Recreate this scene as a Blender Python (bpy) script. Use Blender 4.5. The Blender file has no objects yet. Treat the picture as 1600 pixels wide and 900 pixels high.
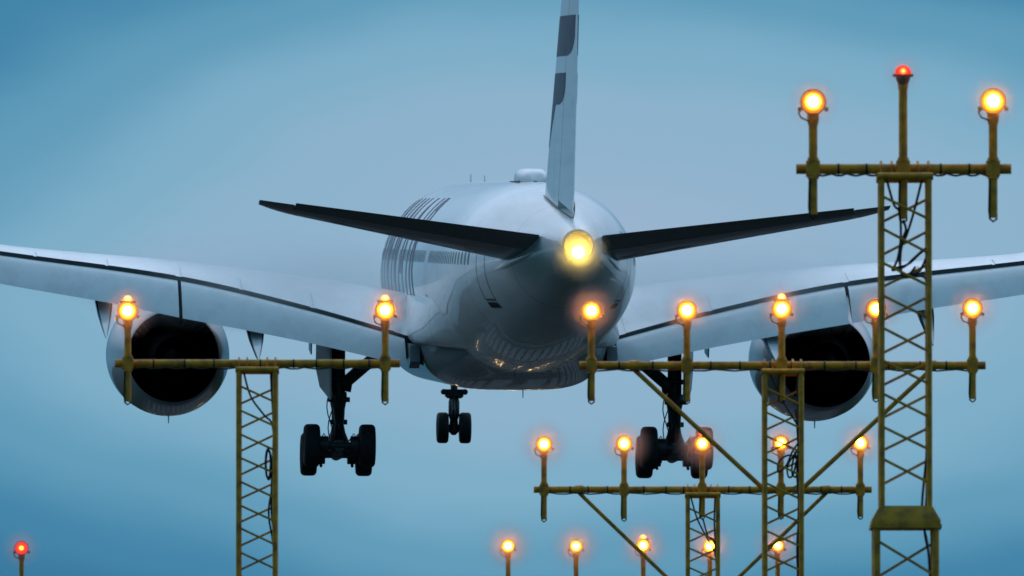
import bpy, bmesh, math, random
from mathutils import Vector, Matrix, Euler
random.seed(7)
R = math.radians
sc = bpy.context.scene
COL = sc.collection
F = 21158.0                    # focal length of the photograph in its own pixels
CAM = Vector((0, 0, 1.7))
PITCH = math.atan(1224 / F)
FW = Vector((0, math.cos(PITCH), math.sin(PITCH)))
UP = Vector((0, -math.sin(PITCH), math.cos(PITCH)))
RT = Vector((1, 0, 0))


def at(px, py, D):
    """world point seen at photo pixel (px,py) at D metres ahead"""
    d = FW * F + RT * (px - 800) - UP * (py - 450)
    return CAM + d * (D / d.y)


# ------------------------------------------------------------------ materials
def newmat(name):
    m = bpy.data.materials.new(name)
    m.use_nodes = True
    nt = m.node_tree
    b = nt.nodes.get('Principled BSDF')
    return m, nt, b


def paint(name, col, rough=.35, metal=0., coat=0., var=.12, scale=1.5, coat_rough=.06, bump=0., dirt=None, spec=.5):
    m, nt, b = newmat(name)
    N, L = nt.nodes, nt.links
    tc = N.new('ShaderNodeTexCoord')
    n1 = N.new('ShaderNodeTexNoise'); n1.inputs['Scale'].default_value = scale; n1.inputs['Detail'].default_value = 6
    L.new(tc.outputs['Object'], n1.inputs['Vector'])
    mix = N.new('ShaderNodeMixRGB')
    c2 = dirt if dirt else tuple(c * (1 - var * 2.2) for c in col)
    mix.inputs[1].default_value = (*col, 1); mix.inputs[2].default_value = (*c2, 1)
    rp = N.new('ShaderNodeMapRange'); rp.inputs[1].default_value = .42; rp.inputs[2].default_value = .78
    L.new(n1.outputs['Fac'], rp.inputs[0]); L.new(rp.outputs[0], mix.inputs[0])
    L.new(mix.outputs[0], b.inputs['Base Color'])
    rr = N.new('ShaderNodeMapRange'); rr.inputs[3].default_value = max(.02, rough - .08); rr.inputs[4].default_value = rough + .12
    L.new(n1.outputs['Fac'], rr.inputs[0]); L.new(rr.outputs[0], b.inputs['Roughness'])
    b.inputs['Metallic'].default_value = metal
    b.inputs['Specular IOR Level'].default_value = spec
    b.inputs['Coat Weight'].default_value = coat
    b.inputs['Coat Roughness'].default_value = coat_rough
    if bump:
        bp = N.new('ShaderNodeBump'); bp.inputs['Strength'].default_value = bump; bp.inputs['Distance'].default_value = .02
        L.new(n1.outputs['Fac'], bp.inputs['Height']); L.new(bp.outputs[0], b.inputs['Normal'])
    return m


def skin_paint(name, col, ring=0.0):
    """airframe paint: slight dirt streaks along the airframe and faint frame joints every few metres"""
    m, nt, b = newmat(name)
    N, L = nt.nodes, nt.links
    tc = N.new('ShaderNodeTexCoord')
    mp = N.new('ShaderNodeMapping'); mp.inputs['Scale'].default_value = (1.6, .16, 1.6)
    L.new(tc.outputs['Object'], mp.inputs['Vector'])
    n1 = N.new('ShaderNodeTexNoise'); n1.inputs['Scale'].default_value = 1.0; n1.inputs['Detail'].default_value = 8; n1.inputs['Roughness'].default_value = .65
    L.new(mp.outputs[0], n1.inputs['Vector'])
    mr = N.new('ShaderNodeMapRange'); mr.inputs[1].default_value = .45; mr.inputs[2].default_value = .8
    L.new(n1.outputs['Fac'], mr.inputs[0])
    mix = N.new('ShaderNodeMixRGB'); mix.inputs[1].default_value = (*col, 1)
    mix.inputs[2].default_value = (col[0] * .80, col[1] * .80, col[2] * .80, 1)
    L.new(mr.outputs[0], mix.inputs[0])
    last = mix.outputs[0]
    if ring:
        sp = N.new('ShaderNodeSeparateXYZ'); L.new(tc.outputs['Object'], sp.inputs[0])
        md = N.new('ShaderNodeMath'); md.operation = 'MODULO'; md.inputs[1].default_value = ring
        L.new(sp.outputs['Y'], md.inputs[0])
        lt = N.new('ShaderNodeMath'); lt.operation = 'LESS_THAN'; lt.inputs[1].default_value = .10
        L.new(md.outputs[0], lt.inputs[0])
        ml = N.new('ShaderNodeMath'); ml.operation = 'MULTIPLY'; ml.inputs[1].default_value = .38
        L.new(lt.outputs[0], ml.inputs[0])
        m2 = N.new('ShaderNodeMixRGB'); m2.inputs[2].default_value = (.16, .18, .2, 1)
        L.new(last, m2.inputs[1]); L.new(ml.outputs[0], m2.inputs[0]); last = m2.outputs[0]
    L.new(last, b.inputs['Base Color'])
    b.inputs['Roughness'].default_value = .32
    b.inputs['Coat Weight'].default_value = .42
    b.inputs['Coat Roughness'].default_value = .03
    b.inputs['Specular IOR Level'].default_value = .1
    # skin panels are never perfectly flat
    n2 = N.new('ShaderNodeTexNoise'); n2.inputs['Scale'].default_value = .9; n2.inputs['Detail'].default_value = 2
    L.new(tc.outputs['Object'], n2.inputs['Vector'])
    bp = N.new('ShaderNodeBump'); bp.inputs['Strength'].default_value = .04; bp.inputs['Distance'].default_value = .03
    L.new(n2.outputs['Fac'], bp.inputs['Height']); L.new(bp.outputs[0], b.inputs['Coat Normal'])
    return m


def glow(name, stops, strength, radius, flat=0):
    """lamp lens: bright burner area in the middle, coloured filter glass towards the rim"""
    m, nt, b = newmat(name)
    N, L = nt.nodes, nt.links
    N.remove(b)
    out = N.get('Material Output')
    tc = N.new('ShaderNodeTexCoord')
    ln = N.new('ShaderNodeVectorMath'); ln.operation = 'LENGTH'
    fl = N.new('ShaderNodeVectorMath'); fl.operation = 'MULTIPLY'; fl.inputs[1].default_value = (1, flat, 1)
    L.new(tc.outputs['Object'], fl.inputs[0]); L.new(fl.outputs[0], ln.inputs[0])
    dv = N.new('ShaderNodeMath'); dv.operation = 'DIVIDE'; dv.inputs[1].default_value = radius
    L.new(ln.outputs['Value'], dv.inputs[0])
    r = N.new('ShaderNodeValToRGB')
    els = r.color_ramp.elements
    els[0].position = stops[0][0]; els[0].color = (*stops[0][1], 1)
    els[1].position = stops[-1][0]; els[1].color = (*stops[-1][1], 1)
    for p, c in stops[1:-1]:
        e = els.new(p); e.color = (*c, 1)
    L.new(dv.outputs[0], r.inputs[0])
    e = N.new('ShaderNodeEmission'); e.inputs['Strength'].default_value = strength
    L.new(r.outputs[0], e.inputs['Color'])
    L.new(e.outputs[0], out.inputs['Surface'])
    return m


M = {}
M['white'] = skin_paint('white_airframe_paint', (.78, .79, .80), ring=6.35)
M['wing'] = skin_paint('light_grey_wing_paint', (.74, .76, .78))
M['gap_shade'] = paint('gap_shade_grey', (.05, .065, .072), .6)  # shade in the flap gaps painted as a dark face colour
M['seal'] = paint('black_rubber_seal', (.012, .013, .015), .6)
M['grey'] = paint('mid_grey_composite', (.20, .22, .24), .4, coat=.3)
M['fairing'] = paint('shaded_fairing_composite', (.05, .06, .07), .45, coat=.2)  # shade of the down-facing sides and rim put into this colour
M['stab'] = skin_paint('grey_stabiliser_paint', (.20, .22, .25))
M['belly'] = skin_paint('shaded_belly_paint', (.36, .39, .43))  # white belly paint darkened: underside shade put into the colour
M['livery'] = paint('navy_livery_paint', (.04, .075, .14), .5, coat=0., var=.05, spec=.12)
M['emblem'] = paint('blue_grey_emblem_paint', (.03, .05, .085), .45, coat=0., var=.05, spec=.2)
M['glass'] = paint('cabin_window_glass', (.012, .02, .028), .2, coat=0., var=.05, spec=.15)
M['metal'] = paint('dark_gear_steel', (.045, .05, .055), .45, metal=.35, var=.25, scale=5)
M['chrome'] = paint('oleo_chrome', (.45, .46, .48), .2, metal=1.)
M['tyre'] = paint('tyre_rubber', (.014, .015, .016), .75, var=.2, scale=8)
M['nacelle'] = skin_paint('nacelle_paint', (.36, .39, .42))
M['lip'] = paint('polished_inlet_lip', (.6, .62, .64), .22, metal=1.)
M['pipe'] = paint('stained_exhaust_steel', (.16, .15, .13), .5, metal=.4, var=.3, scale=3)
M['duct'] = paint('dark_duct_liner', (.016, .02, .026), .7, var=.2, spec=.1)
M['hot'] = paint('heat_stained_titanium', (.012, .012, .014), .8, spec=.0, metal=.0, var=.3, scale=3)
M['yellow'] = paint('weathered_yellow_paint', (.78, .33, .008), .5, var=.22, scale=9, dirt=(.22, .09, .018), bump=.15)
M['cable'] = paint('black_cable_rubber', (.012, .012, .013), .55)
M['lamp_body'] = paint('lamp_housing_grey', (.10, .085, .05), .5, var=.25, scale=14)
for nm_, st_ in (('amber', 60.0), ('amber_dim', 44.0), ('amber_bright', 78.0)):
    M[nm_] = glow(nm_ + '_lens', [(0, (1, .58, .09)), (.34, (1, .56, .06)), (.54, (1, .46, .012)), (.64, (.10, .040, .001)), (.76, (.030, .010, .0004)), (.9, (.020, .005, .0002)), (1, (.012, .002, .0))], st_, .096)
M['red'] = glow('red_lens', [(0, (1, .55, .06)), (.25, (1, .30, .02)), (.45, (.45, .012, .006)), (1, (.20, .004, .004))], 5.0, .10)
M['beacon'] = glow('red_beacon_dome', [(0, (1, .45, .10)), (.22, (1, .12, .02)), (.5, (.42, .012, .004)), (1, (.20, .004, .002))], 5.0, .068)
M['beacon_amber'] = glow('orange_beacon_dome', [(0, (1, .66, .2)), (.4, (1, .45, .06)), (.8, (.5, .08, .004)), (1, (.3, .03, .002))], 6.0, .055)
M['tail_lamp'] = glow('tail_lamp_lens', [(0, (1, .84, .26)), (.6, (1, .78, .14)), (1, (1, .62, .03))], 80.0, .25)


# ------------------------------------------------------------------ mesh builder
class MB:
    def __init__(s):
        s.v = []; s.f = []; s.m = []

    def add(s, vs, fs, mi=0):
        k = len(s.v)
        s.v += [tuple(v) for v in vs]
        s.f += [tuple(i + k for i in f) for f in fs]
        s.m += [mi] * len(fs)

    def loft(s, rings, closed=True, cap0=False, cap1=False, mi=0, capmi=None):
        n = len(rings[0]); fs = []
        for a in range(len(rings) - 1):
            for i in range(n if closed else n - 1):
                j = (i + 1) % n
                fs.append((a * n + i, a * n + j, (a + 1) * n + j, (a + 1) * n + i))
        s.add([p for r in rings for p in r], fs, mi)
        cm = mi if capmi is None else capmi
        if cap0: s.add(rings[0], [tuple(range(n))[::-1]], cm)
        if cap1: s.add(rings[-1], [tuple(range(n))], cm)

    def tube(s, pts, r, n=8, cap=True, mi=0):
        pts = [Vector(p) for p in pts]
        rs = r if isinstance(r, (list, tuple)) else [r] * len(pts)
        rings = []
        ref = None
        for i, p in enumerate(pts):
            d = (pts[min(i + 1, len(pts) - 1)] - pts[max(i - 1, 0)])
            d.normalize()
            if ref is None:
                ref = Vector((0, 0, 1)) if abs(d.z) < .9 else Vector((0, 1, 0))
            a = d.cross(ref).normalized(); b = a.cross(d).normalized(); ref = b
            rings.append([p + (a * math.cos(t) + b * math.sin(t)) * rs[i] for t in [2 * math.pi * k / n for k in range(n)]])
        s.loft(rings, True, cap, cap, mi)

    def box(s, c, size, mat=None, mi=0, taper=1.0):
        hx, hy, hz = [q / 2 for q in size]
        vs = []
        for z in (-1, 1):
            t = taper if z > 0 else 1
            for x, y in ((-1, -1), (1, -1), (1, 1), (-1, 1)):
                v = Vector((x * hx * t, y * hy * t, z * hz))
                if mat: v = mat @ v
                vs.append(Vector(c) + v)
        s.add(vs, [(3, 2, 1, 0), (4, 5, 6, 7), (0, 1, 5, 4), (1, 2, 6, 5), (2, 3, 7, 6), (3, 0, 4, 7)], mi)

    def lathe(s, c, prof, axis='Y', n=32, mi=0):
        """prof: list of (along, radius)"""
        c = Vector(c); rings = []
        for a, r in prof:
            ring = []
            for k in range(n):
                t = 2 * math.pi * k / n
                p = (r * math.cos(t), a, r * math.sin(t)) if axis == 'Y' else ((a, r * math.cos(t), r * math.sin(t)) if axis == 'X' else (r * math.cos(t), r * math.sin(t), a))
                ring.append(c + Vector(p))
            rings.append(ring)
        s.loft(rings, True, mi=mi)

    def build(s, name, mats, parent=None, origin=None, smooth=True, bevel=0., angle=38):
        me = bpy.data.meshes.new(name)
        o0 = Vector(origin) if origin is not None else Vector((0, 0, 0))
        me.from_pydata([tuple(Vector(v) - o0) for v in s.v], [], s.f)
        if not isinstance(mats, (list, tuple)): mats = [mats]
        for m in mats: me.materials.append(m)
        bm = bmesh.new(); bm.from_mesh(me)
        for i, f in enumerate(bm.faces): f.material_index = s.m[i]
        bmesh.ops.recalc_face_normals(bm, faces=bm.faces)
        bm.to_mesh(me); bm.free()
        if smooth:
            me.polygons.foreach_set('use_smooth', [True] * len(me.polygons))
            me.set_sharp_from_angle(angle=R(angle))
        o = bpy.data.objects.new(name, me)
        COL.objects.link(o)
        if parent is not None: o.parent = parent
        o.location = o0
        if bevel:
            b = o.modifiers.new('bevel', 'BEVEL'); b.width = bevel; b.segments = 2; b.limit_method = 'ANGLE'
        return o


def tag(o, label=None, cat=None, group=None, kind=None):
    if label: o['label'] = label
    if cat: o['category'] = cat
    if group: o['group'] = group
    if kind: o['kind'] = kind
    return o


def pchip(xs, ys, x):
    if x <= xs[0]: return ys[0]
    if x >= xs[-1]: return ys[-1]
    n = len(xs)
    h = [xs[i + 1] - xs[i] for i in range(n - 1)]
    d = [(ys[i + 1] - ys[i]) / h[i] for i in range(n - 1)]
    i = 0
    while x > xs[i + 1]: i += 1

    def sl(k):
        if k == 0: return d[0]
        if k == n - 1: return d[-1]
        if d[k - 1] * d[k] <= 0: return 0
        w1 = 2 * h[k] + h[k - 1]; w2 = h[k] + 2 * h[k - 1]
        return (w1 + w2) / (w1 / d[k - 1] + w2 / d[k])
    t = (x - xs[i]) / h[i]
    return ((1 + 2 * t) * (1 - t) ** 2 * ys[i] + t * (1 - t) ** 2 * h[i] * sl(i) + t * t * (3 - 2 * t) * ys[i + 1] + t * t * (t - 1) * h[i] * sl(i + 1))


def lerp(a, b, t): return a + (b - a) * t


# ==================================================================== AIRLINER
# aircraft frame: X right, Y forward (0 at the tail end), Z up (0 on the fuselage axis)
BASE = Vector((0, 33.2, -6.45))
YAW, PIT, ROL = R(3.6), R(3.64), R(.28)
plane = bpy.data.objects.new('airliner', None); COL.objects.link(plane)
plane.empty_display_size = 3
plane.rotation_mode = 'YXZ'
plane.rotation_euler = (PIT, ROL, YAW)
RM = plane.rotation_euler.to_matrix()
TAIL = at(902.5, 440, 400)
plane.location = TAIL + RM @ BASE
tag(plane, 'white twin engine airliner on final approach seen from behind with its landing gear down', 'airliner')


def part(mb, name, mats, parent=None, **k):
    if parent is None:
        return_o = mb.build(name, mats, plane, **k)
        return_o.location = Vector(return_o.location) - BASE
        return return_o
    # a sub-part: coordinates relative to the part (whose origin sits at -BASE offset + its own)
    return mb.build(name, mats, parent, **k)


FS = [0, 1.5, 4, 8, 12, 16, 20, 24, 28, 50, 54, 58, 62, 65, 66.3, 66.8]
FT = [1.55, 1.75, 2.02, 2.42, 2.72, 2.92, 3.0, 3.035, 3.045, 3.045, 3.0, 2.75, 2.1, 1.0, .1, -.5]
FB = [.61, .32, -.28, -1.15, -1.9, -2.45, -2.8, -2.98, -3.045, -3.045, -3.045, -3.0, -2.75, -2.1, -1.5, -1.0]
FH = [.47, .72, 1.14, 1.85, 2.5, 2.86, 2.96, 2.98, 2.98, 2.98, 2.95, 2.75, 2.2, 1.3, .6, .2]


def fus(s):
    t = pchip(FS, FT, s); b = pchip(FS, FB, s); w = pchip(FS, FH, s)
    return (t + b) / 2, w, (t - b) / 2


def fpt(s, phi, side=-1, off=0.0):
    """point on fuselage skin; phi = angle above horizontal, side -1 is left"""
    zc, w, h = fus(s)
    return Vector((side * (w + off) * math.cos(phi), s, zc + (h + off) * math.sin(phi)))


fb = MB()
rings = []
ss = [i * .5 for i in range(0, 133)] + [66.4, 66.6, 66.75, 66.8]
for s in ss:
    zc, w, h = fus(s)
    rings.append([(w * math.cos(t), s, zc + h * math.sin(t)) for t in [2 * math.pi * k / 96 for k in range(96)]])
fb.loft(rings, True, False, True)
fuselage = part(fb, 'fuselage', M['white'], angle=60)

# APU exhaust cone with its dark pipe
zc0 = fus(0)[0]
b = MB()
b.lathe((0, 0, zc0), [(.12, .475), (-.10, .462), (-.24, .44), (-.28, .42), (-.26, .385), (.1, .35), (.9, .33)], n=40)
b.add([(.33 * math.cos(2 * math.pi * k / 40), .9, zc0 + .33 * math.sin(2 * math.pi * k / 40)) for k in range(40)], [tuple(range(40))], 0)
exh = part(b, 'exhaust_pipe', M['pipe'])
b = MB()                       # tail lamp under the pipe lip
lc = Vector((0, -.26, zc0 - .21))
pr = []
for k in range(7):
    a = k / 6 * math.pi / 2
    pr.append((.06 - .14 * math.cos(a), max(.002, .18 * math.sin(a))))
b.lathe(lc, pr, n=24)
part(b, 'tail_lamp', M['tail_lamp'], origin=lc)

# satcom dome and antennas
b = MB()
rs = []
for k in range(15):
    t = k / 14 * 2 - 1
    s = 22 + t * 2.3
    sh = max(0.02, (1 - abs(t) ** 2.6)) ** .5
    ring = []
    for q in range(17):
        a = math.pi * q / 16
        e = .55
        ca, sa = math.cos(a), math.sin(a)
        ring.append((.50 * sh * math.copysign(abs(ca) ** e, ca), s, 2.96 + .46 * sh * abs(sa) ** e))
    rs.append(ring)
b.loft(rs, False)
part(b, 'satcom_dome', M['white'])
b = MB()
b.tube([(-.5, s, 3.0) for s in (19.8, 22, 24.2)], .025); b.tube([(.5, s, 3.0) for s in (19.8, 22, 24.2)], .025)
part(b, 'dome_seal', M['seal'])
for (s, x, hgt, ln) in ((45, -.05, .22, .5), (53.5, 0, .3, .4)):
    b = MB(); zt = 3.03
    b.loft([[(x + dx * w, s + ds * ln - (1 - w) * 0, zt + z) for dx, ds in ((.03, 0), (0, .5), (-.03, 0), (0, -.5))] for z, w in ((0, 1), (hgt, .6))], True, True, True)
    part(b, 'blade_antenna', M['white'])
for (s, x) in ((30.5, .35), (24.5, -.3)):
    b = MB()
    z0 = fus(s)[0] - fus(s)[2] - (.5 if s > 26 else 0)
    b.loft([[(x + dx * w, s + ds * w - .1 * (1 - w), z0 + z) for dx, ds in ((.025, 0), (0, .2), (-.025, 0), (0, -.2))] for z, w in ((.1, 1), (-.32, .6))], True, True, True)
    part(b, 'drain_mast', M['grey'])

# cabin windows: every window its own part
for side, s0, s1 in ((-1, 11.6, 62.0), (1, 11.6, 30.0)):
    s = s0
    while s < s1:
        if not any(abs(s - d) < 1.0 for d in (10.8, 27.4, 44.8, 58.9)):
            b = MB(); ring = []
            for k in range(16):
                a = 2 * math.pi * k / 16
                ca, sa = math.cos(a), math.sin(a)
                u = .135 * math.copysign(abs(ca) ** .6, ca); v = .20 * math.copysign(abs(sa) ** .6, sa)
                zc, w, h = fus(s + u)
                z = .62 + v
                ph = math.asin((z - zc) / h)
                ring.append(fpt(s + u, ph, side, .006))
            b.add(ring, [tuple(range(16))])
            part(b, 'window', M['glass'], smooth=False)
        s += .635 if side < 0 else .95


def skin_strip(mb, pts, side, width, off=.006, mi=0):
    """thin band following the skin through (s,z) points"""
    for (s0, z0), (s1, z1) in zip(pts[:-1], pts[1:]):
        n = max(2, int(math.hypot(s1 - s0, z1 - z0) / .2))
        L = math.hypot(s1 - s0, z1 - z0)
        ns, nz = -(z1 - z0) / L * width / 2, (s1 - s0) / L * width / 2
        row = []
        for k in range(n + 1):
            t = k / n; s = lerp(s0, s1, t); z = lerp(z0, z1, t)
            for sg in (-1, 1):
                S, Z = s + sg * ns, z + sg * nz
                zc, w, h = fus(S)
                row.append(fpt(S, math.asin(max(-1, min(1, (Z - zc) / h))), side, off))
        mb.add(row, [(2 * k, 2 * k + 1, 2 * k + 3, 2 * k + 2) for k in range(n)])


for side in (-1, 1):
    for d in (10.4, 27.4, 44.8, 58.9):
        if side > 0 and d > 28: continue
        b = MB()
        w, zb, zt = .55, -.62, 1.45
        skin_strip(b, [(d - w, zb), (d - w, zt), (d + w, zt), (d + w, zb), (d - w, zb)], side, .07)
        dr = part(b, 'door', M['grey'])
        if d < 12:
            hb = MB(); skin_strip(hb, [(d - .5, zb - .15), (d + .5, zb - .15)], side, .16, .02)
            part(hb, 'door_sill', M['seal'], dr)

# large name on the forward fuselage: F I N N A I R
HC, SW = 3.6, .62


def letter_polys(ch):
    H, w = HC, SW
    q = lambda x0, y0, x1, y1: [(x0, y0), (x1, y0), (x1, y1), (x0, y1)]
    if ch == 'F': return 2.5, [q(0, 0, w, H), q(w, H - w, 2.5, H), q(w, H * .47, 2.2, H * .47 + w)]
    if ch == 'I': return w, [q(0, 0, w, H)]
    if ch == 'N': return 2.9, [q(0, 0, w, H), q(2.9 - w, 0, 2.9, H), [(w, H), (w, H - .8), (2.9 - w, 0), (2.9 - w, .8)]]
    if ch == 'A': return 3.2, [[(0, 0), (w * 1.05, 0), (1.6 + w * .12, H), (1.6 - w * .55, H)], [(3.2, 0), (1.6 + w * .55, H), (1.6 - w * .12, H), (3.2 - w * 1.05, 0)], q(.75, .75, 2.45, .75 + w * .9)]
    if ch == 'R':
        P = [q(0, 0, w, H)]
        cy, ro, ri = H - .95, .95, .95 - w
        P += [q(w, H - w, 1.35, H), q(w, H - 1.9, 1.35, H - 1.9 + w)]
        for k in range(10):
            a0, a1 = R(-90 + 18 * k), R(-90 + 18 * (k + 1))
            P.append([(1.35 + ro * math.cos(a0), cy + ro * math.sin(a0)), (1.35 + ro * math.cos(a1), cy + ro * math.sin(a1)), (1.35 + ri * math.cos(a1), cy + ri * math.sin(a1)), (1.35 + ri * math.cos(a0), cy + ri * math.sin(a0))])
        P.append([(1.0, H - 1.9), (1.65, H - 1.9), (2.5, 0), (1.9, 0)])
        return 2.5, P


u = 0
PH0 = R(-14)
for ch in 'FINNAIR':
    wd, polys = letter_polys(ch)
    bm = bmesh.new()
    for P in polys:
        try: bm.faces.new([bm.verts.new((x, y, 0)) for x, y in P])
        except ValueError: pass
    for k in range(1, 24):
        bmesh.ops.bisect_plane(bm, geom=bm.verts[:] + bm.edges[:] + bm.faces[:], plane_co=(0, HC * k / 24, 0), plane_no=(0, 1, 0))
    for v in bm.verts:
        s = 57.6 - (u + v.co.x)
        v.co = fpt(s, PH0 + v.co.y / 3.0, -1, .008)
    me = bpy.data.meshes.new('lettering'); bm.to_mesh(me); bm.free()
    me.materials.append(M['livery'])
    o = bpy.data.objects.new('lettering', me); COL.objects.link(o)
    o.parent = plane; o.location = -BASE
    u += wd + 1.35

# belly fairing
b = MB(); rs = []
for k in range(41):
    s = lerp(21.5, 55, k / 40)
    e = min(1, (s - 21.5) / 9, (55 - s) / 6); e = max(0, e); e = e * e * (3 - 2 * e)
    zb = lerp(-2.6, -3.62, e); hw = lerp(1.9, 3.06, e); zt = -1.3
    ring = []
    for q in range(49):
        a = math.pi * q / 48
        ca, sa = math.cos(a), math.sin(a)
        ring.append((hw * math.copysign(abs(ca) ** .52, ca), s, zt + (zb - zt) * abs(sa) ** .74))
    rs.append(ring)
b.loft(rs, False)
part(b, 'belly_fairing', M['belly'], angle=60)

# wing root fillets
for sd, in ((-1,), (1,)):
    b = MB(); rs = []
    prof = [(2.80, -.40), (2.95, -.75), (3.06, -1.05), (3.16, -1.35), (3.25, -1.65), (3.28, -1.85), (3.24, -2.02), (3.12, -2.15), (2.85, -2.22), (2.4, -2.25), (1.8, -2.25)]
    for k in range(31):
        s = lerp(21.0, 45.5, k / 30)
        e = max(0, min(1, (s - 21.0) / 8.0, (45.5 - s) / 3)); e = e * e * (3 - 2 * e)
        zc, w, h = fus(s)
        ring = []
        for X, z in prof:
            zz = max(-.98, min(.98, (z - zc) / h))
            fx = w * math.sqrt(1 - zz * zz) - .05
            ring.append((sd * lerp(min(X, fx), X, e), s, z))
        rs.append(ring)
    b.loft(rs, False)
    part(b, 'wing_root_fairing', M['white'], angle=50)

# ------------------------------------------------------------------ wings
WX = [2.2, 3.3, 6.5, 10.6, 16.4, 24, 29.5, 31.2, 32.2]
LE = [44.8, 43.8, 41.6, 38.7, 34.8, 29.6, 25.6, 23.9, 22.6]
CUT = [32.0, 31.8, 31.2, 30.6, 28.9, 25.7, 23.4, 22.6, 22.0]
ZG = [-2.25, -1.92, -1.02, -.10, .66, 1.75, 2.8, 3.5, 4.4]
AL = [5.2, 5.0, 3.6, 1.2, -.6, -.8, -1, -1, -1]
TC = [.135, .133, .125, .112, .10, .10, .10, .10, .10]


def naca(x, t):
    return 5 * t * (.2969 * math.sqrt(max(x, 0)) - .126 * x - .3516 * x * x + .2843 * x ** 3 - .1036 * x ** 4)


def wsec(X):
    g = lambda A: pchip(WX, A, X)
    return g(LE), g(CUT), g(ZG), R(g(AL)), g(TC)


CF = .82


def wpt(X, x, up=1, sd=1, off=0.):
    le, cut, zg, al, tc = wsec(X)
    c = (le - cut) / CF

    def raw(x, up):
        y = naca(x, tc) * (1.05 if up > 0 else -.95) + .018 * math.sin(math.pi * min(1, x)) ** 1
        return x * c, y * c
    ax, ay = raw(x, up); bx, by = raw(CF, 1)
    dx, dy = ax - bx, ay - by
    # rotate: leading edge up
    s = cut - (dx * math.cos(al) + dy * math.sin(al)) + 0
    z = zg + dy * math.cos(al) - dx * math.sin(al)
    return Vector((sd * X, s, z + off * up))


def xs_cos(n, x1): return [x1 * (1 - math.cos(math.pi * k / (2 * n))) for k in range(n + 1)]


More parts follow.
